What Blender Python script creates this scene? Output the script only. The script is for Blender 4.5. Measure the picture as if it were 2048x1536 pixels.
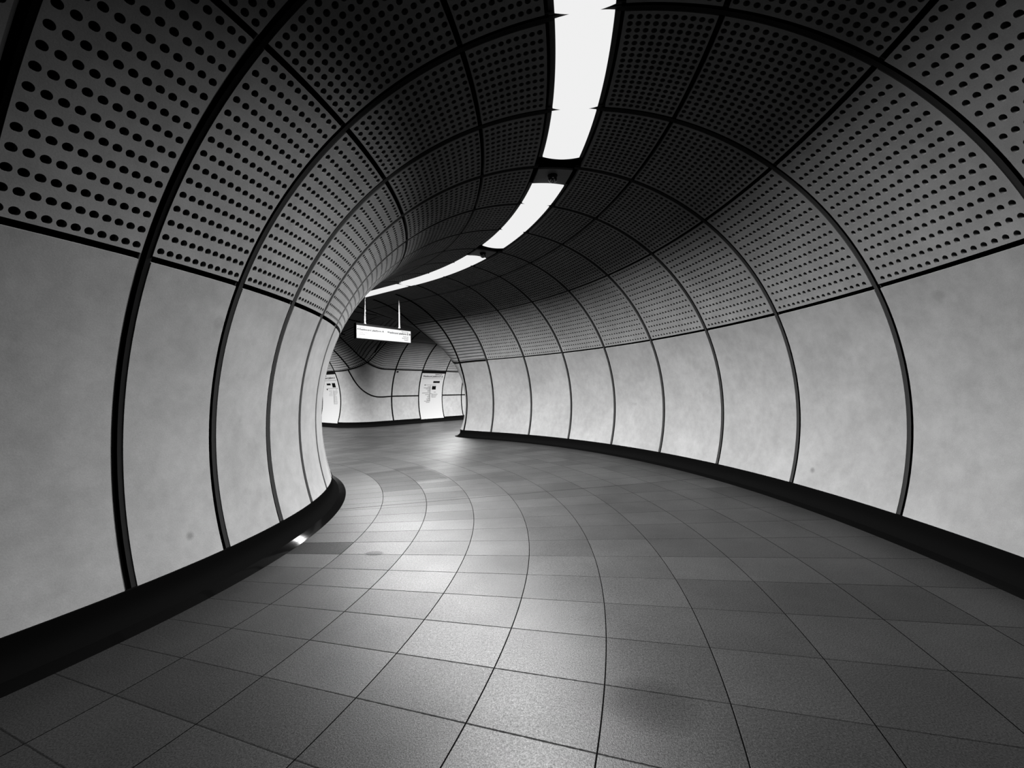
import bpy, math
import numpy as np
from mathutils import Matrix, Vector

# ------------------------------------------------------------------ camera, world, exposure
for o in list(bpy.data.objects):
    bpy.data.objects.remove(o)
scn = bpy.context.scene
COL = scn.collection
F_PX, PITCH, ROLL = 878.832, 0.016192, -0.013488
cam_d = bpy.data.cameras.new('camera')
cam_d.sensor_width = 36.0
cam_d.lens = F_PX * 36.0 / 2048.0
cam_d.clip_start = 0.05
cam = bpy.data.objects.new('camera', cam_d)
COL.objects.link(cam)
cp, sp, cr, sr = math.cos(PITCH), math.sin(PITCH), math.cos(ROLL), math.sin(ROLL)
fw, up, ri = Vector((0, cp, sp)), Vector((0, -sp, cp)), Vector((1, 0, 0))
cx_, cy_ = ri * cr + up * sr, -ri * sr + up * cr
m = Matrix.Identity(4)
for k in range(3):
    m[k][0], m[k][1], m[k][2] = cx_[k], cy_[k], -fw[k]
m[2][3] = 1.5
cam.matrix_world = m
scn.camera = cam

w = bpy.data.worlds.new('world')
scn.world = w
w.use_nodes = True
w.node_tree.nodes['Background'].inputs[0].default_value = (0, 0, 0, 1)
w.node_tree.nodes['Background'].inputs[1].default_value = 0.0
scn.view_settings.view_transform = 'Standard'
scn.view_settings.look = 'None'
scn.view_settings.gamma = 1.0
scn.view_settings.use_curve_mapping = False
scn.view_settings.exposure = 0.0
LAMP_W = 470.0         # watts per metre of strip light
LAMP_SPREAD = math.radians(149)

# ------------------------------------------------------------------ the tunnel's geometry
CX, CY = -8.206207, 4.499523            # centre of the bend in plan
TH0, DL = -0.269178, 0.129337           # first rib's angle, angle from rib to rib
RC, ZC, R = 8.947507, 1.140243, 3.208541   # bend radius, height and radius of the tube
PH = dict(L1r=-16.642, L2r=24.862, L3r=53.478, L4r=73.35, LLr=87.207,
          LLl=95.254, L4l=108.646, L3l=128.443, L2l=156.531, L1l=197.457)
PH = {k: math.radians(v) for k, v in PH.items()}
TJ = TH0 + 9 * DL                        # here the bend runs out into a straight tube
N1 = np.array([math.cos(TJ), math.sin(TJ)])
T1 = np.array([-math.sin(TJ), math.cos(TJ)])
PJ = np.array([CX, CY]) + RC * N1
S0 = 4.8                                 # where the crossing passage's axis meets the straight tube
I0 = -6                                  # first ring behind the viewer
CROSS_RIBS = [3.75, 5.16, 6.75, 8.29, 9.7, 11.2, 12.8]
MAIN_RIBS = [1.2, 2.3, 3.45, 4.6, 5.75, 6.95, 8.15, 9.05, 10.62, 11.8, 13.0, 14.2]
S_END, LAT_END = 15.5, 14.5


def loc(s, lat, z):
    s, lat, z = np.broadcast_arrays(np.asarray(s, float), np.asarray(lat, float), np.asarray(z, float))
    p = PJ + s[..., None] * T1 + lat[..., None] * N1
    return np.concatenate([p, z[..., None]], -1)


def axis(sig, lat, z):
    """sig: arc length along the tunnel axis from rib 0; lat: offset outwards"""
    sig, lat, z = np.broadcast_arrays(np.asarray(sig, float), np.asarray(lat, float), np.asarray(z, float))
    sj = 9 * DL * RC
    th = TH0 + np.minimum(sig, sj) / RC
    s = np.maximum(sig - sj, 0)
    rr = RC + lat
    x = CX + rr * np.cos(th) + s * T1[0]
    y = CY + rr * np.sin(th) + s * T1[1]
    return np.stack([x, y, z], -1)


def sdf(X):
    s, lat, z = X[..., 0], X[..., 1], X[..., 2]
    dz = z - ZC
    ra, rb = np.hypot(lat, dz), np.hypot(s - S0, dz)
    a, b = ra - R, rb - R
    b = np.where(lat < 0, np.maximum(b, -lat), b)
    u = np.clip((s - (S0 - 1)) / 2, 0, 1)
    u = u * u * (3 - 2 * u)
    k = 0.6 + (1.1 - 0.6) * u
    dot = np.clip(dz * dz / np.maximum(ra * rb, 1e-6), 0, 1)
    k = k * np.sqrt(1 - dot ** 2) * np.clip(lat / 1.0, 0, 1)
    k = np.maximum(k, 1e-3)
    pu, pv = np.maximum(k - a, 0), np.maximum(k - b, 0)
    return np.maximum(k, np.minimum(a, b)) - np.hypot(pu, pv)


def grad(X, e=1e-3):
    g = np.empty_like(X)
    for k in range(3):
        d = np.zeros(3)
        d[k] = e
        g[..., k] = (sdf(X + d) - sdf(X - d)) / (2 * e)
    return g / np.maximum(np.linalg.norm(g, axis=-1, keepdims=True), 1e-9)


# ------------------------------------------------------------------ materials
def new_mat(name):
    mt = bpy.data.materials.new(name)
    mt.use_nodes = True
    nt = mt.node_tree
    b = nt.nodes['Principled BSDF']
    return mt, nt, b


def grey(v):
    return (v, v, v, 1)


def simple(name, v, rough=0.6, spec=0.4, metal=0.0):
    mt, nt, b = new_mat(name)
    b.inputs['Base Color'].default_value = grey(v)
    b.inputs['Roughness'].default_value = rough
    b.inputs['Specular IOR Level'].default_value = spec
    b.inputs['Metallic'].default_value = metal
    return mt


class NT:
    def __init__(s, nt):
        s.nt = nt

    def m(s, op, a, b=None, c=None):
        n = s.nt.nodes.new('ShaderNodeMath')
        n.operation = op
        for i, v in enumerate((a, b, c)):
            if v is None:
                continue
            if isinstance(v, (int, float)):
                n.inputs[i].default_value = v
            else:
                s.nt.links.new(v, n.inputs[i])
        return n.outputs[0]

    def noise(s, vec, scale, detail=3, rough=0.55):
        n = s.nt.nodes.new('ShaderNodeTexNoise')
        n.inputs['Scale'].default_value = scale
        n.inputs['Detail'].default_value = detail
        n.inputs['Roughness'].default_value = rough
        s.nt.links.new(vec, n.inputs['Vector'])
        return n.outputs['Fac']

    def pos(s):
        return s.nt.nodes.new('ShaderNodeNewGeometry').outputs['Position']

    def ramp(s, v, a, b, lo, hi):
        n = s.nt.nodes.new('ShaderNodeMapRange')
        s.nt.links.new(v, n.inputs[0])
        for i, q in enumerate((a, b, lo, hi)):
            n.inputs[i + 1].default_value = q
        return n.outputs[0]

    def col(s, v):
        n = s.nt.nodes.new('ShaderNodeCombineColor')
        for i in range(3):
            s.nt.links.new(v, n.inputs[i])
        return n.outputs[0]

    def link(s, a, b):
        s.nt.links.new(a, b)


def concrete(name, base, perforated=False):
    mt, nt, b = new_mat(name)
    N = NT(nt)
    p = N.pos()
    big = N.ramp(N.noise(p, 1.3, 4, 0.6), 0.3, 0.7, 0.86, 1.1)
    mid = N.ramp(N.noise(p, 7.0, 5, 0.65), 0.3, 0.72, 0.88, 1.08)
    fine = N.ramp(N.noise(p, 160.0, 2, 0.5), 0.3, 0.7, 0.93, 1.06)
    v = N.m('MULTIPLY', N.m('MULTIPLY', big, mid), N.m('MULTIPLY', fine, base))
    spots = N.ramp(N.noise(p, 4.6, 1, 0.3), 0.76, 0.83, 1.0, 0.86)
    v = N.m('MULTIPLY', v, spots)
    for q, rad in (((-2.49, 3.396, 0.42), 0.032), ((3.82, 5.626, 0.44), 0.035)):      # two scuffs on the wall
        n = nt.nodes.new('ShaderNodeVectorMath')
        n.operation = 'DISTANCE'
        N.link(p, n.inputs[0])
        n.inputs[1].default_value = q
        v = N.m('MULTIPLY', v, N.ramp(n.outputs['Value'], rad * 0.4, rad * 1.3, 0.62, 1.0))
    rough = 0.62
    if perforated:                        # rows of drilled holes, too far off to be drilled one by one
        at = nt.nodes.new('ShaderNodeAttribute')
        at.attribute_name = 'phi'
        al = nt.nodes.new('ShaderNodeAttribute')
        al.attribute_name = 'along'
        phi, al = at.outputs['Fac'], al.outputs['Fac']
        up_ = N.m('GREATER_THAN', phi, 53.478)
        lo_r = N.m('DIVIDE', N.m('SUBTRACT', phi, 24.862), 1.87)
        hi_r = N.m('DIVIDE', N.m('SUBTRACT', phi, 53.478), 1.30)
        row = N.m('ADD', N.m('MULTIPLY', up_, hi_r), N.m('MULTIPLY', N.m('SUBTRACT', 1.0, up_), lo_r))
        pit = N.m('ADD', N.m('MULTIPLY', up_, -0.032), 0.105)
        du = N.m('MULTIPLY', N.m('SUBTRACT', N.m('FRACT', row), 0.5), pit)
        dv = N.m('MULTIPLY', N.m('SUBTRACT', N.m('FRACT', N.m('DIVIDE', al, 0.058)), 0.5), 0.058)
        d = N.m('SQRT', N.m('ADD', N.m('MULTIPLY', du, du), N.m('MULTIPLY', dv, dv)))
        hole = N.m('LESS_THAN', d, 0.022)
        j = N.m('LESS_THAN', N.m('ABSOLUTE', N.m('SUBTRACT', phi, 53.478)), 0.30)
        j2 = N.m('LESS_THAN', N.m('ABSOLUTE', N.m('SUBTRACT', phi, 73.35)), 0.30)
        hole = N.m('MAXIMUM', hole, N.m('MAXIMUM', j, j2))
        v = N.m('MULTIPLY', v, N.m('SUBTRACT', 1.0, N.m('MULTIPLY', hole, 0.97)))
        b.inputs['Specular IOR Level'].default_value = 0.03
    else:
        b.inputs['Specular IOR Level'].default_value = 0.05
    N.link(N.col(v), b.inputs['Base Color'])
    b.inputs['Roughness'].default_value = rough
    bump = nt.nodes.new('ShaderNodeBump')
    bump.inputs['Strength'].default_value = 0.12
    bump.inputs['Distance'].default_value = 0.004
    N.link(N.noise(p, 90.0, 3), bump.inputs['Height'])
    N.link(bump.outputs[0], b.inputs['Normal'])
    return mt


def floor_mat():
    mt, nt, b = new_mat('granite_tile')
    N = NT(nt)
    p = N.pos()
    sx = nt.nodes.new('ShaderNodeSeparateXYZ')
    N.link(p, sx.inputs[0])
    x, y = sx.outputs[0], sx.outputs[1]
    dx, dy = N.m('SUBTRACT', x, CX), N.m('SUBTRACT', y, CY)
    r = N.m('SQRT', N.m('ADD', N.m('MULTIPLY', dx, dx), N.m('MULTIPLY', dy, dy)))
    th = N.m('ARCTAN2', dy, dx)
    PR, PT = 0.587, 0.0491
    a = N.m('DIVIDE', N.m('SUBTRACT', r, 8.355 - 20 * PR), PR)
    t = N.m('DIVIDE', N.m('SUBTRACT', th, -0.204 - 80 * PT), PT)
    fa, ft = N.m('FRACT', a), N.m('FRACT', t)
    ia, it = N.m('FLOOR', a), N.m('FLOOR', t)
    ea = N.m('MULTIPLY', N.m('SUBTRACT', 0.5, N.m('ABSOLUTE', N.m('SUBTRACT', fa, 0.5))), PR)
    et = N.m('MULTIPLY', N.m('SUBTRACT', 0.5, N.m('ABSOLUTE', N.m('SUBTRACT', ft, 0.5))), N.m('MULTIPLY', r, PT))
    wob = N.m('MULTIPLY', N.m('SUBTRACT', N.noise(p, 35.0, 3), 0.5), 0.006)
    ga = N.ramp(ea, 0.0022, 0.0042, 1.0, 0.0)
    gt = N.ramp(N.m('ADD', et, wob), 0.002, 0.006, 0.72, 0.0)
    # movement joint straight across
    mj = N.m('DIVIDE', N.m('ADD', N.m('MULTIPLY', x, -0.307), N.m('SUBTRACT', y, 5.73 + 2.19 * 0.307)), 1.046)
    gm = N.ramp(N.m('ABSOLUTE', mj), 0.004, 0.011, 0.9, 0.0)
    g = N.m('MAXIMUM', N.m('MAXIMUM', ga, gt), gm)
    wn = nt.nodes.new('ShaderNodeTexWhiteNoise')
    wn.noise_dimensions = '2D'
    cb = nt.nodes.new('ShaderNodeCombineXYZ')
    N.link(ia, cb.inputs[0])
    N.link(it, cb.inputs[1])
    N.link(cb.outputs[0], wn.inputs['Vector'])
    tile = N.ramp(wn.outputs['Value'], 0, 1, 0.84, 1.14)
    sp1 = N.ramp(N.noise(p, 130.0, 5, 0.8), 0.36, 0.64, 0.45, 1.45)
    sp2 = N.ramp(N.noise(p, 310.0, 2, 0.6), 0.3, 0.7, 0.85, 1.18)
    grime = N.ramp(N.noise(p, 1.1, 4, 0.6), 0.3, 0.7, 0.8, 1.14)

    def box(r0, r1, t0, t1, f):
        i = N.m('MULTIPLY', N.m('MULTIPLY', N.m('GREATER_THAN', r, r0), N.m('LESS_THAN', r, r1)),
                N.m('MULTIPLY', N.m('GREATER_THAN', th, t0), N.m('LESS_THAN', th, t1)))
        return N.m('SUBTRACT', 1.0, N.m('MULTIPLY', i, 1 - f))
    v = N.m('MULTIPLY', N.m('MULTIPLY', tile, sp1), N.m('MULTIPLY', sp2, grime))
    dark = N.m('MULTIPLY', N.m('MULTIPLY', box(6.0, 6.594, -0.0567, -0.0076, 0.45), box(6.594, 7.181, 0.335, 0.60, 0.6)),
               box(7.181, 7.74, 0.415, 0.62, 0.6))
    # one oval stain
    ox, oy = N.m('DIVIDE', N.m('SUBTRACT', r, 6.905), 0.085), N.m('DIVIDE', N.m('SUBTRACT', th, -0.053), 0.0085)
    od = N.m('ADD', N.m('MULTIPLY', ox, ox), N.m('MULTIPLY', oy, oy))
    dark = N.m('MULTIPLY', dark, N.ramp(od, 0.7, 1.3, 0.5, 1.0))
    # a soft worn patch
    ox, oy = N.m('DIVIDE', N.m('SUBTRACT', r, 9.16), 0.17), N.m('DIVIDE', N.m('SUBTRACT', th, -0.262), 0.016)
    od = N.m('ADD', N.m('MULTIPLY', ox, ox), N.m('MULTIPLY', oy, oy))
    dark = N.m('MULTIPLY', dark, N.ramp(od, 0.0, 2.2, 0.62, 1.0))
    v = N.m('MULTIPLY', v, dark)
    v = N.m('MULTIPLY', v, 0.0045)
    v = N.m('MULTIPLY', v, N.m('SUBTRACT', 1.0, N.m('MULTIPLY', g, 0.9)))
    N.link(N.col(v), b.inputs['Base Color'])
    rg = N.m('ADD', N.ramp(N.noise(p, 60.0, 3), 0.3, 0.7, 0.36, 0.46), N.m('MULTIPLY', g, 0.4))
    N.link(rg, b.inputs['Roughness'])
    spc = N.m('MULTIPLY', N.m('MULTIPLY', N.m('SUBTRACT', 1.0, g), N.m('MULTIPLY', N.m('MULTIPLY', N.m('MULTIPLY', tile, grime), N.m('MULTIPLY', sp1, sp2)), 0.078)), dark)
    N.link(spc, b.inputs['Specular IOR Level'])
    bump = nt.nodes.new('ShaderNodeBump')
    bump.inputs['Strength'].default_value = 0.4
    bump.inputs['Distance'].default_value = 0.003
    h = N.m('SUBTRACT', N.m('MULTIPLY', N.noise(p, 180.0, 3), 0.5), N.m('MULTIPLY', g, 0.6))
    N.link(h, bump.inputs['Height'])
    N.link(bump.outputs[0], b.inputs['Normal'])
    return mt


M = {}
M['wall'] = concrete('pale_concrete', 0.07)
M['ceil'] = concrete('ceiling_concrete', 0.068)
M['perf'] = concrete('perforated_concrete', 0.068, True)
M['void'] = simple('hole_dark', 0.0006, 0.9, 0.0)
M['back'] = simple('joint_dark', 0.0006, 0.9, 0.0)
M['flange'] = simple('joint_flange', 0.014, 0.6, 0.03)
M['rubber'] = simple('joint_rubber', 0.0008, 0.8, 0.0)
M['skirt'] = simple('black_glazed', 0.0006, 0.07, 0.003)
M['floor'] = floor_mat()
M['black'] = simple('black_gloss', 0.001, 0.1, 1.0)
M['case'] = simple('black_case', 0.0008, 0.5, 0.02)
M['ink'] = simple('black_ink', 0.0008, 0.7, 0.0)
M['ink_grey'] = simple('grey_ink', 0.03, 0.7, 0.02)
M['ink_pale'] = simple('pale_grey_ink', 0.06, 0.7, 0.02)
M['enamel'] = simple('white_enamel', 0.088, 0.4, 0.05)
M['rod'] = simple('white_rod', 0.06, 0.35, 0.1)
M['plate'] = simple('grey_plate', 0.05, 0.5, 0.1)
M['housing'] = simple('lamp_housing', 0.003, 0.6, 0.1)
mt, nt, b = new_mat('lamp_diffuser')
b.inputs['Base Color'].default_value = grey(0.0)
b.inputs['Specular IOR Level'].default_value = 0.0
b.inputs['Emission Color'].default_value = grey(1)
b.inputs['Emission Strength'].default_value = 0.87
M['lamp'] = mt
mt, nt, b = new_mat('sign_face')                      # white sign panel; its glow stands in for lamplight falling on it
b.inputs['Base Color'].default_value = grey(0.01)
b.inputs['Emission Color'].default_value = grey(1)
b.inputs['Emission Strength'].default_value = 0.74
M['face'] = mt


# ------------------------------------------------------------------ mesh helpers
def mesh(name, V, Fs, mats, mi=None, smooth=True):
    me = bpy.data.meshes.new(name)
    V = np.asarray(V, float)
    if isinstance(Fs, np.ndarray):
        Fs = Fs.tolist()
    me.from_pydata(V.tolist(), [], Fs)
    for mm in mats:
        me.materials.append(M[mm])
    if mi is not None:
        me.polygons.foreach_set('material_index', np.asarray(mi, np.int32))
    if smooth is True:
        me.polygons.foreach_set('use_smooth', np.ones(len(me.polygons), bool))
    elif smooth is not False:
        me.polygons.foreach_set('use_smooth', np.asarray(smooth, bool))
    me.update()
    return me


def link(name, me, parent=None):
    o = bpy.data.objects.new(name, me)
    COL.objects.link(o)
    if parent is not None:
        o.parent = parent
    return o


def tag(o, label=None, cat=None, group=None, kind=None):
    for k, v in (('label', label), ('category', cat), ('group', group), ('kind', kind)):
        if v:
            o[k] = v
    return o


def empty(name, p, label, cat, group=None):
    o = bpy.data.objects.new(name, None)
    COL.objects.link(o)
    o.empty_display_size = 0.1
    o.location = p
    return tag(o, label, cat, group)


def sub(name, V, Fs, mats, parent, mi=None, smooth=True):
    """a part: V is in world space, its thing sits unrotated at parent.location"""
    return link(name, mesh(name, np.asarray(V, float) - np.array(parent.location), Fs, mats, mi, smooth), parent)


def grid_faces(nu, nv, base=0, closed=False):
    i, j = np.meshgrid(np.arange(nu - (0 if closed else 1)), np.arange(nv - 1), indexing='ij')
    i, j = i.ravel(), j.ravel()
    k = (i + 1) % nu
    return np.stack([i * nv + j, k * nv + j, k * nv + j + 1, i * nv + j + 1], 1) + base


class MB:
    def __init__(s):
        s.V, s.F, s.mi, s.sm, s.n = [], [], [], [], 0

    def add(s, V, Fs, mi=0, smooth=True):
        V = np.asarray(V, float).reshape(-1, 3)
        s.V.append(V)
        for f in Fs:
            s.F.append([int(q) + s.n for q in f])
        s.mi += [mi] * len(Fs)
        s.sm += [smooth] * len(Fs)
        s.n += len(V)

    def grid(s, P, mi=0, smooth=True):
        nu, nv = P.shape[:2]
        s.add(P.reshape(-1, 3), grid_faces(nu, nv), mi, smooth)

    def done(s, name, mats, parent=None, world=True):
        V = np.concatenate(s.V)
        if parent is not None and world:
            V = V - np.array(parent.location)
        return link(name, mesh(name, V, s.F, mats, s.mi, s.sm), parent)


def tor(th, ph, off=0.0):
    th, ph, off = np.broadcast_arrays(np.asarray(th, float), np.asarray(ph, float), np.asarray(off, float))
    rr = RC + (R + off) * np.cos(ph)
    return np.stack([rr * np.cos(th), rr * np.sin(th), ZC + (R + off) * np.sin(ph)], -1)


def flange(mb, ths, phs, depth=0.045):
    """returned edges of a panel"""
    loop_th = np.concatenate([ths, np.full(len(phs), ths[-1]), ths[::-1], np.full(len(phs), ths[0])])
    loop_ph = np.concatenate([np.full(len(ths), phs[0]), phs, np.full(len(ths), phs[-1]), phs[::-1]])
    P = np.stack([tor(loop_th, loop_ph, 0.0), tor(loop_th, loop_ph, depth)], 1)
    mb.add(P.reshape(-1, 3), grid_faces(len(loop_th), 2), 0, False)


def plain_panel(p0, p1, gp0, gp1, nphi=22):
    pa, pb = (p0, p1) if p0 < p1 else (p1, p0)
    pa, pb = pa + gp0 / R, pb - gp1 / R
    rmid = RC + R * math.cos((pa + pb) / 2)
    g = RIBGAP / rmid
    ths, phs = np.linspace(g, DL - g, 7), np.linspace(pa, pb, nphi)
    mb = MB()
    mb.grid(tor(ths[:, None], phs[None, :], 0.0))
    flange(mb, ths, phs)
    return mb


def perf_panel(p0, p1, gp0, gp1, rows, cols, cm, edge_rows=(0.65, 0.65), n=12):
    """p0 -> p1 in angle; holes drilled in rows x cols; cm = margin in column pitches from the rib's centre"""
    pitch = (p1 - p0) / (rows - 1 + sum(edge_rows))
    pa, pb = p0 + gp0 / R, p1 - gp1 / R
    rmid = RC + R * math.cos((pa + pb) / 2)
    g = RIBGAP / rmid
    ct = DL / (cols - 1 + 2 * cm)
    tc = np.array([(cm + k) * ct for k in range(cols)])
    pc = np.array([p0 + (edge_rows[0] + k) * pitch for k in range(rows)])
    tl = np.concatenate([[g], tc - ct / 2, [tc[-1] + ct / 2, DL - g]])
    pl = np.concatenate([pc - pitch / 2, [pc[-1] + pitch / 2]])
    lo, hi = pl[0] > pa + 0.002, pl[-1] < pb - 0.002
    if lo:
        pl = np.concatenate([[pa], pl])
    else:
        pl[0] = pa
    if hi:
        pl = np.concatenate([pl, [pb]])
    else:
        pl[-1] = pb
    nt_, np_ = len(tl), len(pl)
    mb = MB()
    G = tor(tl[:, None], pl[None, :], 0.0).reshape(-1, 3)
    Vs, Fs, mi, sm = [G], [], [], []
    base = len(G)
    ang = -3 * math.pi / 4 + np.arange(n) * 2 * math.pi / n
    hr, q = 0.0235, n // 4
    for i in range(nt_ - 1):
        for j in range(np_ - 1):
            c00, c10, c11, c01 = i * np_ + j, (i + 1) * np_ + j, (i + 1) * np_ + j + 1, i * np_ + j + 1
            jj = j - (1 if lo else 0)
            if i == 0 or i == nt_ - 2 or jj < 0 or jj >= rows:
                Fs.append([c00, c10, c11, c01])
                mi.append(0)
                sm.append(True)
                continue
            t0, f0 = tc[i - 1], pc[jj]
            rr = RC + R * math.cos(f0)
            th, ph = t0 + hr * np.cos(ang) / rr, f0 + hr * np.sin(ang) / R
            Vs += [tor(th, ph, 0.0), tor(th, ph, 0.0), tor(th, ph, 0.035)]
            a, b2, c = base, base + n, base + 2 * n
            base += 3 * n
            for side, (k0, k1) in enumerate(((c00, c10), (c10, c11), (c11, c01), (c01, c00))):
                ring = [a + (side * q + k) % n for k in range(q, -1, -1)]
                Fs.append([k0, k1] + ring)
                mi.append(0)
                sm.append(True)
            for k in range(n):
                k2 = (k + 1) % n
                Fs.append([b2 + k, b2 + k2, c + k2, c + k])
                mi.append(0)
                sm.append(False)
            Fs.append([c + k for k in range(n)])
            mi.append(1)
            sm.append(False)
    mb.V, mb.F, mb.mi, mb.sm, mb.n = [np.concatenate(Vs)], Fs, mi, sm, base
    flange(mb, tl, pl)
    return mb


RIBGAP = 0.038
JG = 0.022


def as_mesh(mb, name, mats, round_normals=False):
    me = mesh(name, np.concatenate(mb.V), mb.F, mats, mb.mi, mb.sm)
    if round_normals:                      # the tube's own normals, so that the holes do not disturb the shading
        V = np.concatenate(mb.V)
        rr = np.hypot(V[:, 0], V[:, 1])
        k = (rr - RC) / rr
        Nn = np.stack([V[:, 0] * k, V[:, 1] * k, V[:, 2] - ZC], 1)
        Nn /= np.linalg.norm(Nn, axis=1, keepdims=True)
        out = []
        for p in me.polygons:
            n = np.array(p.normal)
            for v in p.vertices:
                out.append((Nn[v] if Nn[v] @ n > 0 else -Nn[v]) if mb.sm[p.index] else n)
        me.normals_split_custom_set([tuple(q) for q in out])
    return me


# ------------------------------------------------------------------ setting: backing shells
def shell(pa, pb, off, i0=I0, i1=9, npz=40):
    ths = np.linspace(TH0 + i0 * DL, TH0 + i1 * DL, (i1 - i0) * 6 + 1)
    phs = np.linspace(pa, pb, npz)
    return tor(ths[:, None], phs[None, :], off) + np.array([CX, CY, 0])


def structure(name, P):
    mb = MB()
    mb.grid(P)
    o = mb.done(name, ['back'])
    return tag(o, kind='structure')


wall_right = structure('wall_right', shell(math.radians(-20), PH['L2r'], 0.09))
wall_left = structure('wall_left', shell(PH['L2l'], math.radians(200), 0.09))
ceiling = structure('ceiling', shell(PH['L2r'], PH['L2l'], 0.09, npz=80))

LE0, LE1 = PH['LLr'] - 0.075 / R, PH['LLl'] + 0.075 / R     # panel edges beside the lamp slot
protos = [
    ('wall_panel', wall_right, as_mesh(plain_panel(PH['L1r'] - 0.002, PH['L2r'], 0, JG), 'wall_panel', ['wall']), None),
    ('wall_panel', wall_left, as_mesh(plain_panel(PH['L2l'], math.pi - PH['L1r'] + 0.002, JG, 0), 'wall_panel', ['wall']), None),
]
FAR, NEAR = 8, 16
specs = [
    (PH['L2r'], PH['L3r'], JG, JG, 15, 17, 1.4, (0.65, 0.65)),
    (PH['L3r'], PH['L4r'], JG, JG, 15, 17, 1.35, (0.85, 0.75)),
    (PH['L4r'], LE0, JG, 0.0, 10, 17, 1.35, (0.95, 0.75)),
    (LE1, PH['L4l'], 0.0, JG, 10, 11, 1.2, (0.75, 0.95)),
    (PH['L4l'], PH['L3l'], JG, JG, 15, 11, 1.2, (0.75, 0.85)),
    (PH['L3l'], PH['L2l'], JG, JG, 15, 11, 1.2, (0.65, 0.65)),
]
near_m = [as_mesh(perf_panel(*s, n=NEAR), 'ceiling_panel', ['ceil', 'void'], True) for s in specs]
far_m = [as_mesh(perf_panel(*s, n=FAR), 'ceiling_panel', ['ceil', 'void'], True) for s in specs]
for i in range(I0, 9):
    for nm, par, me, _ in protos:
        o = link(nm, me, par)
        o.location = (CX, CY, 0)
        o.rotation_euler = (0, 0, TH0 + i * DL)
    for k in range(6):
        o = link('ceiling_panel', near_m[k] if -3 <= i <= 3 else far_m[k], ceiling)
        o.location = (CX, CY, 0)
        o.rotation_euler = (0, 0, TH0 + i * DL)

# ------------------------------------------------------------------ rib joints (a recessed dark profile round each ring)
SEC = [(-0.042, 0.014), (-0.037, 0.008), (-0.018, 0.026), (-0.014, 0.05), (0.014, 0.05), (0.018, 0.026), (0.037, 0.008), (0.042, 0.014)]


def rib_mesh(frame, arcs, sec=SEC):
    mb = MB()
    for pa, pb in arcs:
        phs = np.linspace(pa, pb, max(8, int((pb - pa) * 22)))
        for k in range(len(sec) - 1):
            core = 2 <= k <= 4
            P = np.stack([frame(phs, *sec[k]), frame(phs, *sec[k + 1])], 1)
            mb.grid(P, 1 if core else 0, smooth=True)
    return mb


tn = 1
rib_arcs = [(PH['L1r'], LE0 + 0.02), (LE1 - 0.02, math.pi - PH['L1r'])]
rib_me = None
for i in range(I0 + 1, 10):
    if rib_me is None:
        def fr(phs, wd, dp):
            rr = RC + R * np.cos(phs)
            return tor(wd / rr, phs, dp)
        rib_me = as_mesh(rib_mesh(fr, rib_arcs), 'rib', ['flange', 'rubber'])
    o = link('trim_%d' % tn, rib_me)
    tn += 1
    o.location = (CX, CY, 0)
    o.rotation_euler = (0, 0, TH0 + i * DL)
    tag(o, kind='structure')

# ------------------------------------------------------------------ junction beyond the bend: tube and crossing passage run into each other


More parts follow.
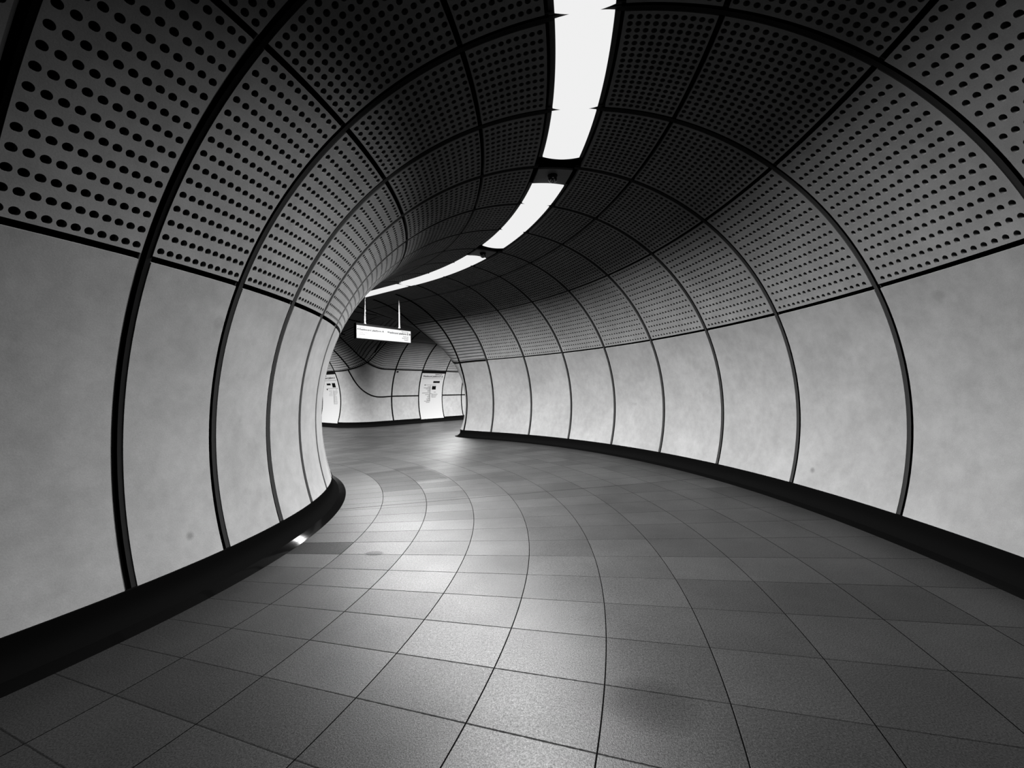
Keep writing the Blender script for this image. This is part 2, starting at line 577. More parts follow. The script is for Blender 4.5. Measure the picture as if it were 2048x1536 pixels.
def march(xs, ys, zs):
    X = np.stack(np.meshgrid(xs, ys, zs, indexing='ij'), -1)
    f = sdf(X)
    nx, ny, nz = f.shape
    ff, XX = f.ravel(), X.reshape(-1, 3)
    ii, jj, kk = np.meshgrid(np.arange(nx - 1), np.arange(ny - 1), np.arange(nz - 1), indexing='ij')

    def vid(a, b2, c):
        return ((ii + a) * ny + jj + b2) * nz + kk + c
    cor = np.stack([vid(a, b2, c).ravel() for a, b2, c in ((0, 0, 0), (1, 0, 0), (1, 1, 0), (0, 1, 0), (0, 0, 1), (1, 0, 1), (1, 1, 1), (0, 1, 1))], 1)
    fc = ff[cor]
    act = (fc.min(1) < 0) & (fc.max(1) >= 0)
    cor = cor[act]
    tets = ((0, 5, 1, 6), (0, 1, 2, 6), (0, 2, 3, 6), (0, 3, 7, 6), (0, 7, 4, 6), (0, 4, 5, 6))
    tri = []
    for t in tets:
        c = cor[:, t]
        ins = ff[c] < 0
        cnt = ins.sum(1)
        for flip in (True, False):
            m1 = cnt == (1 if flip else 3)
            cc, ic = c[m1], ins[m1] == flip
            if len(cc):
                odd = ic.argmax(1)
                oth = np.array([[1, 2, 3], [0, 2, 3], [0, 1, 3], [0, 1, 2]])[odd]
                rows = np.arange(len(cc))
                a = cc[rows, odd]
                e = [np.stack([a, cc[rows, oth[:, k]]], 1) for k in range(3)]
                tri.append(np.stack(e, 1))
        m2 = cnt == 2
        cc, ic = c[m2], ins[m2]
        if len(cc):
            order = np.argsort(~ic, axis=1, kind='stable')
            cc = np.take_along_axis(cc, order, 1)
            a, b2, p, q = cc[:, 0], cc[:, 1], cc[:, 2], cc[:, 3]
            ap, aq, bp, bq = (np.stack(z, 1) for z in ((a, p), (a, q), (b2, p), (b2, q)))
            tri.append(np.stack([ap, aq, bq], 1))
            tri.append(np.stack([ap, bq, bp], 1))
    E = np.concatenate(tri).reshape(-1, 2)
    E.sort(axis=1)
    key = E[:, 0].astype(np.int64) * len(ff) + E[:, 1]
    u, first, inv = np.unique(key, return_index=True, return_inverse=True)
    e = E[first]
    fa, fb = ff[e[:, 0]], ff[e[:, 1]]
    t = (fa / (fa - fb))[:, None]
    V = XX[e[:, 0]] * (1 - t) + XX[e[:, 1]] * t
    for _ in range(3):
        V = V - grad(V) * np.clip(sdf(V), -0.05, 0.05)[:, None]
    T = inv.reshape(-1, 3)
    T = T[(T[:, 0] != T[:, 1]) & (T[:, 1] != T[:, 2]) & (T[:, 0] != T[:, 2])]
    nrm = np.cross(V[T[:, 1]] - V[T[:, 0]], V[T[:, 2]] - V[T[:, 0]])
    bad = (nrm * grad(V[T].mean(1))).sum(1) > 0
    T[bad] = T[bad][:, ::-1]
    return V, T


def clip(V, T, g):
    """keep the part of the triangle mesh with g < 0"""
    V, g = list(map(tuple, V)), list(g)
    out, cache = [], {}

    def cut(a, b2):
        k = (a, b2) if a < b2 else (b2, a)
        if k not in cache:
            t = g[a] / (g[a] - g[b2])
            V.append(tuple(V[a][q] * (1 - t) + V[b2][q] * t for q in range(3)))
            g.append(0.0)
            cache[k] = len(V) - 1
        return cache[k]
    for a, b2, c in T.tolist():
        n = (g[a] < 0) + (g[b2] < 0) + (g[c] < 0)
        if n == 0:
            continue
        if n == 3:
            out.append((a, b2, c))
            continue
        poly = []
        vs = (a, b2, c)
        for k in range(3):
            p, q = vs[k], vs[(k + 1) % 3]
            if g[p] < 0:
                poly.append(p)
            if (g[p] < 0) != (g[q] < 0):
                poly.append(cut(p, q))
        for k in range(1, len(poly) - 1):
            out.append((poly[0], poly[k], poly[k + 1]))
    V, out = np.array(V), np.array(out)
    used = np.unique(out)
    rem = np.full(len(V), -1)
    rem[used] = np.arange(len(used))
    return V[used], rem[out]


L2A, L2B = 24.862, 26.6
# where the wall joint of each tube runs, as an angle that climbs towards the crossing's groins
UA_S = [4.8, 6.0, 6.88, 7.04, 7.22, 7.34, 7.48, 7.58, 7.9, 8.3, 9.0, 16.0]
UA_P = [43.0, 37.5, 31.5, 30.3, 28.7, 27.4, 25.8, 25.0, 24.3, 24.3, 24.862, 24.862]
UB_L = [0.0, 1.5, 2.11, 2.49, 2.69, 2.89, 3.12, 3.37, 3.62, 3.94, 4.38, 16.0]
UB_P = [75.0, 55.0, 47.8, 43.5, 41.3, 39.0, 36.1, 33.8, 31.3, 28.8, 26.6, 26.6]


def thr(V):
    ta = np.where(V[:, 1] > 0, np.interp(np.abs(V[:, 0] - S0) + S0, UA_S, UA_P), L2A)
    # the joint only climbs where the surface has left the tube
    wgt = np.clip((V[:, 1] - 2.6) / 0.4, 0, 1)
    ta = L2A + (ta - L2A) * wgt
    return ta, np.interp(V[:, 1], UB_L, UB_P)


def phis(V):
    p1 = np.degrees(np.arctan2(V[:, 2] - ZC, np.abs(V[:, 1])))
    p2 = np.degrees(np.arctan2(V[:, 2] - ZC, np.abs(V[:, 0] - S0)))
    p2 = np.where(V[:, 1] > 0.0, p2, -40.0)
    return p1, p2


h = 0.1
JV, JT = march(np.arange(0.036, S_END, h), np.arange(-3.5, LAT_END, h), np.arange(0.15, 4.75, h))
JV, JT = clip(JV, JT, 0.215 - JV[:, 2])             # the skirting takes over below
p1, p2 = phis(JV)
ta_, tb_ = thr(JV)
ga, gb = p1 - ta_, p2 - tb_
low_V, low_T = clip(JV, JT, np.maximum(ga, gb))                    # smooth concrete below both joint lines
upA_V, upA_T = clip(JV, JT, -ga)                                   # ceiling that follows the tube
tmp_V, tmp_T = clip(JV, JT, ga)
upB_V, upB_T = clip(tmp_V, tmp_T, thr(tmp_V)[1] - phis(tmp_V)[1])         # ceiling that follows the crossing passage


def jobj(name, V, T, matn, side=None, parent=None):
    # local axes (s, lat, z) are left-handed against the world's, so the winding turns over
    me = mesh(name, loc(V[:, 0], V[:, 1], V[:, 2]), T[:, ::-1], [matn])
    g = -grad(V)
    W = g[:, 0:1] * np.array([T1[0], T1[1], 0]) + g[:, 1:2] * np.array([N1[0], N1[1], 0]) + g[:, 2:3] * np.array([0, 0, 1.0])
    me.normals_split_custom_set_from_vertices(W.tolist())
    return link(name, me, parent)


def side_split(V, T, pick):
    c = V[T].mean(1)
    k = pick(c)
    T = T[k]
    used = np.unique(T)
    rem = np.full(len(V), -1)
    rem[used] = np.arange(len(used))
    return V[used], rem[T]


v_, t_ = side_split(low_V, low_T, lambda c: c[:, 1] < 0)
jobj('wall_panel', v_, t_, 'wall', parent=wall_left)
v_, t_ = side_split(low_V, low_T, lambda c: (c[:, 1] > 0) & (c[:, 0] < S0))
jobj('wall_panel', v_, t_, 'wall', parent=wall_right)
v_, t_ = side_split(low_V, low_T, lambda c: (c[:, 1] > 0) & (c[:, 0] > S0))
wall_back = tag(jobj('wall_back', v_, t_, 'wall'), kind='structure')
for (vv, tt, fam) in ((upA_V, upA_T, 0), (upB_V, upB_T, 1)):
    o = jobj('ceiling_panel', vv, tt, 'perf', parent=ceiling)
    q1, q2 = phis(vv)
    h1, h2 = thr(vv)
    at = o.data.attributes.new('phi', 'FLOAT', 'POINT')
    at.data.foreach_set('value', (q1 - (h1 - L2A) if fam == 0 else q2 - (h2 - L2A)).astype(np.float32))
    at = o.data.attributes.new('along', 'FLOAT', 'POINT')
    at.data.foreach_set('value', (vv[:, 0] if fam == 0 else vv[:, 1]).astype(np.float32))


def settle(X, it=25):
    X = np.array(X, float)
    for _ in range(it):
        X = X - grad(X) * np.clip(sdf(X), -0.2, 0.2)[..., None]
    return X


def strip(mb, X, wd=0.06, tk=0.012, mi=0):
    """flat bar laid along a curve on the surface (curve in junction coordinates)"""
    X = np.asarray(X)
    n = grad(X)
    t = np.gradient(X, axis=0)
    t /= np.maximum(np.linalg.norm(t, axis=1, keepdims=True), 1e-9)
    c = np.cross(t, n)
    c /= np.maximum(np.linalg.norm(c, axis=1, keepdims=True), 1e-9)
    sec = ((-wd / 2, 0.01), (-wd / 2, -tk), (wd / 2, -tk), (wd / 2, 0.01))
    P = np.stack([X + c * a + n * d for a, d in sec], 1)
    W = loc(P[..., 0], P[..., 1], P[..., 2])
    for k in range(3):
        mb.grid(W[:, k:k + 2], mi, False)


def radial(origin, dirs, rmax=4.0):
    """first hit of rays from the tube's axis outwards"""
    out = []
    for d in dirs:
        t = 2.5
        for _ in range(60):
            f = float(sdf(np.array(origin) + t * d))
            t += -f * 0.8
            if abs(f) < 1e-4 or t > rmax:
                break
        out.append(np.array(origin) + t * d if t < rmax else None)
    return out


def runs(pts):
    cur, res = [], []
    for p in pts:
        if p is None:
            if len(cur) > 3:
                res.append(np.array(cur))
            cur = []
        else:
            cur.append(p)
    if len(cur) > 3:
        res.append(np.array(cur))
    return res


for s in MAIN_RIBS:
    mb = MB()
    a = np.radians(np.arange(-17.0, 198, 2.0))
    if s == 8.15:
        a = a[a > math.radians(23)]
    lat_max = 9.0 if s < 1.5 or s > 7.5 else (3.0 if s < 4 else 2.2)
    for X in runs(radial((s, 0, ZC), np.stack([a * 0, np.cos(a), np.sin(a)], 1))):
        keep = ~((np.abs(X[:, 1] - 0.0) < 0.38) & (X[:, 2] > 4)) & (X[:, 1] < lat_max)
        X2 = [x if k else None for x, k in zip(X, keep)]
        for Y in runs(X2):
            strip(mb, Y)
    o = mb.done('trim_%d' % tn, ['rubber'])
    tn += 1
    tag(o, kind='structure')
for L in CROSS_RIBS:
    mb = MB()
    a = np.radians(np.arange(-17.0, 198, 2.0))
    pts = radial((S0, L, ZC), np.stack([np.cos(a), a * 0, np.sin(a)], 1))
    if L < 5:                     # the rounded arris: only the ceiling part is jointed
        pts = [None if (p is None or math.degrees(math.atan2(p[2] - ZC, p[1])) < 29 or p[2] > 4.2) else p for p in pts]
    for X in runs(pts):
        strip(mb, X)
    if not mb.V:
        continue
    o = mb.done('trim_%d' % tn, ['rubber'])
    tn += 1
    tag(o, kind='structure')

# long joints of the junction
mb = MB()
sa, la, lb = np.tan(math.radians(L2A)), np.tan(math.radians(L2B)), np.tan(math.radians(3.5))


def isolines(V, T, g):
    """polylines where g = 0 on the triangle mesh"""
    G = g[T]
    cross = (G.min(1) < 0) & (G.max(1) >= 0)
    pts, adj = {}, {}
    for tri in T[cross].tolist():
        ends = []
        for k in range(3):
            a, b2 = tri[k], tri[(k + 1) % 3]
            if (g[a] < 0) != (g[b2] < 0):
                key = (min(a, b2), max(a, b2))
                t = g[key[0]] / (g[key[0]] - g[key[1]])
                pts[key] = V[key[0]] * (1 - t) + V[key[1]] * t
                ends.append(key)
        if len(ends) == 2:
            adj.setdefault(ends[0], []).append(ends[1])
            adj.setdefault(ends[1], []).append(ends[0])
    seen, out = set(), []
    for start in sorted(adj, key=lambda q: len(adj[q])):
        if start in seen:
            continue
        line, cur = [start], start
        seen.add(start)
        while True:
            nx = [q for q in adj[cur] if q not in seen]
            if not nx:
                break
            cur = nx[0]
            seen.add(cur)
            line.append(cur)
        out.append(np.array([pts[q] for q in line]))
    return out


def even(X, step=0.12):
    seg = np.concatenate([[0], np.cumsum(np.linalg.norm(np.diff(X, axis=0), axis=1))])
    n = max(4, int(seg[-1] / step))
    t = np.linspace(0, seg[-1], n)
    Y = np.stack([np.interp(t, seg, X[:, k]) for k in range(3)], 1)
    for _ in range(2):
        Y[1:-1] = (Y[:-2] + 2 * Y[1:-1] + Y[2:]) / 4
    return Y


def poly(pts, n):
    pts = np.array(pts, float)
    seg = np.concatenate([[0], np.cumsum(np.linalg.norm(np.diff(pts, axis=0), axis=1))])
    t = np.linspace(0, seg[-1], n)
    return np.stack([np.interp(t, seg, pts[:, k]) for k in range(pts.shape[1])], 1)


c25, z25 = R * math.cos(math.radians(L2A)), ZC + R * math.sin(math.radians(L2A))
cB, zB = R * math.cos(math.radians(L2B)), ZC + R * math.sin(math.radians(L2B))
def keep_runs(X, cond):
    return runs([x if k else None for x, k in zip(X, cond)])


for X in isolines(JV, JT, ga):
    if len(X) > 6:
        for Y in keep_runs(X, (X[:, 2] < 3.9) & ((X[:, 1] < 3.2) | (X[:, 0] > S0))):
            strip(mb, settle(even(Y), 4), 0.045)
for X in isolines(JV, JT, gb):
    if len(X) > 6:
        for Y in keep_runs(X, (X[:, 2] < 3.9) & ((X[:, 0] > S0) | (X[:, 1] > 3.9)) & (X[:, 1] > 0.05)):
            strip(mb, settle(even(Y), 4), 0.045)
# the middle joint of the back wall that sweeps up over the rounded nose and becomes a rib
zm = ZC + R * math.sin(math.radians(3.6))
X = settle(poly([(S0 + R, LAT_END, zm), (S0 + R, 5.2, zm), (8.0, 4.6, 1.31), (8.0, 4.27, 1.33), (8.03, 4.03, 1.41), (8.11, 3.78, 1.57), (8.19, 3.56, 1.79), (8.24, 3.37, 2.06), (8.25, 3.19, 2.36), (8.24, 3.08, 2.56)], 160), 6)
for _ in range(6):
    X[1:-1] = (X[:-2] + 2 * X[1:-1] + X[2:]) / 4
strip(mb, X, 0.05)
X = settle(poly([(S0 - R, LAT_END, zm), (S0 - R, 4.6, zm)], 30), 6)
strip(mb, X, 0.05)
o = mb.done('trim_%d' % tn, ['rubber'])
tn += 1
tag(o, kind='structure')

# ------------------------------------------------------------------ skirting: a glazed black cove
CT = np.linspace(0, 1, 13)
TOPZ = ZC + R * math.sin(PH['L1r'])


def cove(r_top, r_bot):
    """(distance from the axis, height): upright at the top, flat at the floor"""
    pts = [(r_top + 0.02 * np.sign(r_top - r_bot), TOPZ + 0.004)]
    for q in CT:
        pts.append((r_top + (r_bot - r_top) * q ** 4, TOPZ * (1 - q) ** 1.15 + 0.001))
    return np.array(pts)


ths = np.linspace(TH0 + I0 * DL, TJ, 140)


def cove_obj(name, rt, rb):
    c = cove(rt, rb)
    P = np.stack([CX + c[None, :, 0] * np.cos(ths[:, None]), CY + c[None, :, 0] * np.sin(ths[:, None]),
                  np.broadcast_to(c[None, :, 1], (len(ths), len(c)))], -1)
    return P


BW = R * math.cos(PH['L1r'])
cr_ = cove(BW - 0.012, BW - 0.19)


def cove_path(guess, n):
    """sweep the cove along the junction's plan outline"""
    g0 = poly(guess, n)
    cols = []
    for dist, z in cr_:
        X = np.concatenate([g0, np.full((n, 1), TOPZ)], 1)
        off = BW - dist
        for _ in range(30):
            g = grad(X)
            g[:, 2] = 0
            nn = np.linalg.norm(g, axis=1, keepdims=True)
            X = X - g / np.maximum(nn, .2) * np.clip((sdf(X) + off), -.2, .2)[:, None]
            X[:, 2] = TOPZ
        X[:, 2] = z
        cols.append(loc(X[:, 0], X[:, 1], X[:, 2]))
    return np.stack(cols, 1)


mb = MB()
cgrid = lambda P: (mb.grid(P[:, :2], 1, False), mb.grid(P[:, 1:12], 1), mb.grid(P[:, 11:], 0))
cgrid(cove_obj('a', RC + BW - 0.012, RC + BW - 0.19))
wv = BW
cgrid(cove_path([(0, wv), (S0 - wv, wv), (S0 - wv, LAT_END)], 120))
tag(mb.done('baseboard_right', ['skirt', 'rubber']), kind='structure')
mb = MB()
cgrid(cove_obj('a', RC - BW + 0.012, RC - BW + 0.20))
cgrid(cove_path([(0, -wv), (S_END, -wv)], 60))
tag(mb.done('baseboard_left', ['skirt', 'rubber']), kind='structure')
mb = MB()
cgrid(cove_path([(S0 + wv, LAT_END), (S0 + wv, wv), (S_END, wv)], 140))
tag(mb.done('baseboard_back', ['skirt', 'rubber']), kind='structure')

# ------------------------------------------------------------------ floor
mb = MB()
ths = np.linspace(TH0 + I0 * DL, TJ, 100)
rr = np.linspace(RC - BW - 0.02, RC + BW + 0.02, 12)
mb.grid(np.stack([CX + rr[None, :] * np.cos(ths[:, None]), CY + rr[None, :] * np.sin(ths[:, None]), np.zeros((100, 12))], -1))
s_, l_ = np.meshgrid(np.linspace(0, S_END, 30), np.linspace(-BW - .02, BW + .02, 12), indexing='ij')
mb.grid(loc(s_, l_, 0 * s_))
s_, l_ = np.meshgrid(np.linspace(S0 - BW - 1.2, S0 + BW + 1.4, 14), np.linspace(BW + .02, LAT_END, 20), indexing='ij')
mb.grid(loc(s_, l_, 0 * s_))
tag(mb.done('floor', ['floor']), kind='structure')

# ------------------------------------------------------------------ strip lights in the crown
PL0, PL1 = PH['LLr'], PH['LLl']
PC, PWD = (PL0 + PL1) / 2, (PL1 - PL0) / 2


def lamp(a, b2, label, group, on='axis', ends=(0.03, 0.03), power=1.0):
    """a, b2: along the axis (m); the diffuser sags a little and has rounded ends"""
    def place(sig, u, dz):
        ph = PC - u * PWD
        lat, z = (R + dz) * np.cos(ph), ZC + (R + dz) * np.sin(ph)
        if on == 'axis':
            return axis(sig, lat, z)
        return loc(S0 + 0 * sig - lat, sig, z)
    mid = place(np.array((a + b2) / 2), np.array(0.0), np.array(0.0))
    t = empty('ceiling_light', tuple(mid), label, 'ceiling light', group)
    u = np.linspace(-1, 1, 13)
    v = np.linspace(0, 1, 25)
    A = a - ends[0] * (1 - u ** 2) + 0.033
    B = b2 + ends[1] * (1 - u ** 2) - 0.033
    sig = A[None, :] + (B - A)[None, :] * v[:, None]
    sag = -0.022 * (1 - u ** 2)
    U = np.broadcast_to(u[None, :], sig.shape)
    D = np.broadcast_to(sag[None, :], sig.shape)
    mb = MB()
    mb.grid(place(sig, U, D + 0.004))
    lo = [(0, k) for k in range(13)] + [(k, 12) for k in range(25)] + [(24, 12 - k) for k in range(13)] + [(24 - k, 0) for k in range(25)]
    i0, i1 = np.array([q[0] for q in lo]), np.array([q[1] for q in lo])
    rim = np.stack([place(sig[i0, i1], U[i0, i1], D[i0, i1] + 0.004), place(sig[i0, i1], U[i0, i1], D[i0, i1] * 0 + 0.02)], 1)
    mb.grid(rim, 0, False)
    mb.done('diffuser', ['lamp'], t)
    mb = MB()
    uu = np.array([-1.22, -1.2, 1.2, 1.22])
    dd = np.array([0.05, 0.022, 0.022, 0.05])
    sg = np.linspace(a + 0.005, b2 - 0.005, 13)
    mb.grid(place(np.broadcast_to(sg[:, None], (13, 4)), np.broadcast_to(uu, (13, 4)), np.broadcast_to(dd, (13, 4))), 0, False)
    mb.done('housing', ['housing'], t)
    # area lamp added just under the diffuser, casting the strip's light downwards
    ld = bpy.data.lights.new('lamp', 'AREA')
    ld.shape = 'RECTANGLE'
    ld.size, ld.size_y = 2 * PWD * R * 0.96, (b2 - a) * 0.96
    ld.energy = LAMP_W * (b2 - a) * power
    ld.spread = LAMP_SPREAD
    lo_ = bpy.data.objects.new('lamp', ld)
    COL.objects.link(lo_)
    lo_.parent = t
    p0, p1 = place(np.array(a), np.array(0.0), np.array(-0.034)), place(np.array(b2), np.array(0.0), np.array(-0.034))
    fwd = Vector(p1 - p0).normalized()
    z_ = Vector((0, 0, 1))
    x_ = fwd.cross(z_).normalized()
    mw = Matrix((x_, fwd, z_)).transposed().to_4x4()
    mw.translation = Vector((p0 + p1) / 2) - Vector(mid)
    lo_.matrix_local = mw
    return t


RW = DL * RC
G = 'strip lights along the tunnel crown'
LAMPS = [
    (0.41, 1.0, 'white strip light cut off by the top edge of the photo'),
    (1.0, 2.0, 'longest white strip light, second from the top of the photo'),
    (2.0, 2.82, 'white strip light just before the nearer black ball fitting'),
    (3.40, 4.0, 'short white strip light right behind the nearer black ball fitting'),
    (4.0, 5.0, 'slanting white strip light in the middle of the row between the two black ball fittings'),
    (5.0, 5.83, 'white strip light just before the farther black ball fitting'),
    (6.43, 7.0, 'short white strip light right behind the farther black ball fitting'),
    (7.0, 8.0, 'white strip light second behind the farther black ball fitting'),
    (8.0, 9.17, 'white strip light ending at the dark gap near the hanging sign'),
    (9.21, 11.1, 'farthest white strip light, above the left rod of the hanging sign'),
]
for a, b2, lb_ in LAMPS:
    e0 = 0.025
    lamp(a * RW, b2 * RW, lb_, G, ends=(e0, e0), power=1.25 if a > 3 else 1.0)
sj = 9 * RW
for a, b2, lb_ in (
                   (7.0, 8.2, 'strip light in the left branch, nearest to the junction'),
                   (8.2, 9.4, 'strip light in the left branch, second from the junction'),
                   (9.4, 10.6, 'strip light in the left branch, third from the junction'),
                   (10.6, 11.8, 'strip light in the left branch, fourth from the junction')):
    lamp(sj + a, sj + b2, lb_, G, power=1.7)
for k, a in enumerate((5.2, 6.75, 8.3, 9.8, 11.3)):
    lamp(a, a + 1.35, ('first', 'second', 'third', 'fourth', 'fifth', 'sixth')[k] + ' strip light along the crown of the right branch', 'strip lights of the right branch', on='cross', power=1.5)


# ------------------------------------------------------------------ ball fittings on grey plates between the lights
def sphere(c, r, nu=24, nv=14):
    a = np.linspace(0, 2 * math.pi, nu, endpoint=False)
    b2 = np.linspace(-math.pi / 2, math.pi / 2, nv)
    return np.stack([c[0] + r * np.cos(b2)[None, :] * np.cos(a)[:, None], c[1] + r * np.cos(b2)[None, :] * np.sin(a)[:, None],
                     np.broadcast_to(c[2] + r * np.sin(b2)[None, :], (nu, nv))], -1)


def ball_fitting(i, label):
    def place(sig, ph, dz):
        return axis(sig, (R + dz) * np.cos(ph), ZC + (R + dz) * np.sin(ph))
    sig_b = (i + 0.205) * RW
    base = place(np.array(sig_b), np.array(math.radians(91.3)), np.array(0.0))
    t = empty('ceiling_fitting', tuple(base), label, 'ceiling fitting', 'black ball fittings between the strip lights')
    sg = np.linspace((i + 0.06) * RW, (i + 0.395) * RW, 8)
    ph = np.linspace(PL0, PL1, 10)
    mb = MB()
    P = place(np.broadcast_to(sg[:, None], (8, 10)), np.broadcast_to(ph, (8, 10)), np.zeros((8, 10)) + 0.006)
    mb.grid(P)
    Q = place(np.broadcast_to(sg[:, None], (8, 10)), np.broadcast_to(ph, (8, 10)), np.zeros((8, 10)) + 0.03)
    for s_ in (np.stack([P[0], Q[0]], 1), np.stack([P[-1], Q[-1]], 1), np.stack([P[:, 0], Q[:, 0]], 1), np.stack([P[:, -1], Q[:, -1]], 1)):
        mb.grid(s_, 0, False)
    mb.done('mounting_plate', ['plate'], t)
    c = base + np.array([0, 0, -0.038])
    mb = MB()
    P = sphere(c, 0.058)
    mb.add(P.reshape(-1, 3), grid_faces(24, 14, closed=True))
    mb.done('ball', ['black'], t)
    mb = MB()
    a = np.linspace(0, 2 * math.pi, 21)
    prof = ((0.066, 0.012), (0.066, -0.006), (0.060, -0.010), (0.04, -0.011))
    P = np.stack([np.stack([base[0] + r_ * np.cos(a), base[1] + r_ * np.sin(a), np.full(21, base[2] + z_)], -1) for r_, z_ in prof], 1)
    mb.grid(P)
    mb.done('collar', ['case'], t)


ball_fitting(3, 'black ball fitting on a grey crown plate, the nearer of the two')
ball_fitting(6, 'black ball fitting on a dark crown plate, the farther of the two')


# ------------------------------------------------------------------ lettering
def text_mesh(body, size, align='LEFT', bold=0.0):
    cu = bpy.data.curves.new('t', 'FONT')
    cu.body = body
    cu.size = size
    cu.align_x = align
    cu.offset = bold
    cu.resolution_u = 3
    ob = bpy.data.objects.new('t', cu)
    COL.objects.link(ob)
    me = bpy.data.meshes.new_from_object(ob)
    V = np.array([v.co[:] for v in me.vertices]).reshape(-1, 3)
    Fs = [list(p.vertices) for p in me.polygons]
    bpy.data.objects.remove(ob)
    bpy.data.meshes.remove(me)
    bpy.data.curves.remove(cu)
    return V[:, :2], Fs


def put_text(mb, pl, body, u, v, size, align='LEFT', width=None, bold=0.0, mi=0, off=0.002):
    V, Fs = text_mesh(body, size, align, bold)
    if width:
        w0 = V[:, 0].max() - V[:, 0].min()
        V = V * np.array([width / w0, 1.0])
    mb.add(pl(u + V[:, 0], v + V[:, 1], off), Fs, mi, False)


def put_rect(mb, pl, u0, u1, v0, v1, off=0.002, mi=0, n=2):
    uu, vv = np.meshgrid(np.linspace(u0, u1, 2), np.linspace(v0, v1, n), indexing='ij')
    mb.grid(pl(uu, vv, off), mi, False)


def put_disc(mb, pl, u, v, r, off=0.002, mi=0):
    a = np.linspace(0, 2 * math.pi, 17)[:-1]
    mb.add(pl(u + r * np.cos(a), v + r * np.sin(a), off), [list(range(16))], mi, False)


def put_arrow(mb, pl, u, v, r, d, off=0.004, mi=0):
    """arrow pointing along d (+1 right, -1 left)"""
    p = np.array([(0.95, 0), (0.1, 0.85), (-0.25, 0.85), (0.3, 0.2), (-0.9, 0.2), (-0.9, -0.2), (0.3, -0.2), (-0.25, -0.85), (0.1, -0.85)]) * r
    mb.add(pl(u + d * p[:, 0], v + p[:, 1], off), [list(range(9))], mi, False)


# ------------------------------------------------------------------ hanging sign
SS = 1.22
l0, l1, z0, z1 = -0.86, 0.94, 2.945, 3.36


def sign_pl(u, v, off):               # u from the left edge, v height, off towards the viewer
    u, v = np.asarray(u, float), np.asarray(v, float)
    return loc(SS - off + 0 * u, u, v)


base = loc(SS, (l0 + l1) / 2, z0)
t = empty('hanging_sign', tuple(base), 'white platform direction sign in a black case hanging on two white rods', 'sign')
D = 0.10


def box(mb, s0, s1, a0, a1, b0, b1, mi=0):
    c = [loc(s, a, b2) for s in (s0, s1) for a in (a0, a1) for b2 in (b0, b1)]
    mb.add(np.array(c), [(0, 1, 3, 2), (4, 5, 7, 6), (0, 1, 5, 4), (2, 3, 7, 6), (0, 2, 6, 4), (1, 3, 7, 5)], mi, False)


mb = MB()
box(mb, SS, SS + D, l0, l1, z0, z1)
for a0, a1, b0, b1 in ((l0, l1, z1 - 0.055, z1), (l0, l1, z0, z0 + 0.02), (l0, l0 + 0.012, z0, z1), (l1 - 0.012, l1, z0, z1)):
    box(mb, SS - 0.012, SS, a0, a1, b0, b1)
mb.done('case', ['case'], t)
mb = MB()
put_rect(mb, sign_pl, l0 + 0.012, l1 - 0.012, z0 + 0.02, z1 - 0.055, 0.004)
mb.done('face', ['face'], t)
zt = z1 - 0.055


def word(name, parent, pl, *a, mats=('ink',), **k):
    mb = MB()
    put_text(mb, pl, *a, **k)
    return mb.done(name, list(mats), parent)


def arrow_disc(name, parent, pl, u, v, r, d, off):
    mb = MB()
    put_disc(mb, pl, u, v, r, off)
    put_arrow(mb, pl, u, v, r * 0.65, d, off + 0.002, 1)
    return mb.done(name, ['ink', 'enamel'], parent)


GI = ('ink_grey',)
word('line_name', t, sign_pl, 'Elizabeth line', l0 + 0.10, zt - 0.055, 0.045, off=0.006, bold=0.001, mats=GI)
word('platform_name', t, sign_pl, 'Eastbound platform A', l0 + 0.10, zt - 0.125, 0.078, width=0.76, bold=0.0022, off=0.006)
arrow_disc('arrow', t, sign_pl, l0 + 0.057, zt - 0.10, 0.026, -1, 0.006)
word('destination', t, sign_pl, 'Abbey Wood', l0 + 0.10, zt - 0.195, 0.046, off=0.006, bold=0.001, mats=GI)
word('destination', t, sign_pl, 'Shenfield', l0 + 0.10, zt - 0.245, 0.046, off=0.006, bold=0.001, mats=GI)
word('line_name', t, sign_pl, 'Elizabeth line', l1 - 0.10, zt - 0.055, 0.045, 'RIGHT', off=0.006, bold=0.001, mats=GI)
word('platform_name', t, sign_pl, 'Westbound platform B', l1 - 0.10, zt - 0.125, 0.078, 'RIGHT', width=0.73, bold=0.0022, off=0.006)
arrow_disc('arrow', t, sign_pl, l1 - 0.045, zt - 0.10, 0.026, 1, 0.006)
word('destination', t, sign_pl, 'Heathrow', l1 - 0.10, zt - 0.195, 0.046, 'RIGHT', off=0.006, bold=0.001, mats=GI)
word('destination', t, sign_pl, 'Maidenhead', l1 - 0.10, zt - 0.243, 0.046, 'RIGHT', off=0.006, bold=0.001, mats=GI)
word('destination', t, sign_pl, 'Reading', l1 - 0.10, zt - 0.29, 0.046, 'RIGHT', off=0.006, bold=0.001, mats=GI)
for lt in (-0.56, 0.57):
    mb = MB()
    a = np.linspace(0, 2 * math.pi, 13)
    zt_ = ZC + math.sqrt(R * R - lt * lt) + 0.02
    prof = [(0.04, zt_), (0.04, zt_ - 0.03), (0.017, zt_ - 0.035), (0.017, z1 + 0.03), (0.032, z1 + 0.028), (0.032, z1 - 0.002)]
    P = np.stack([loc(SS + D / 2 + r_ * np.cos(a), lt + r_ * np.sin(a), np.full(13, z_)) for r_, z_ in prof], 1)
    mb.grid(P)
    mb.done('suspension_rod', ['rod'], t)

# ------------------------------------------------------------------ line diagram panels on the far walls
V0 = PH['L1r'] - math.radians(1.0)


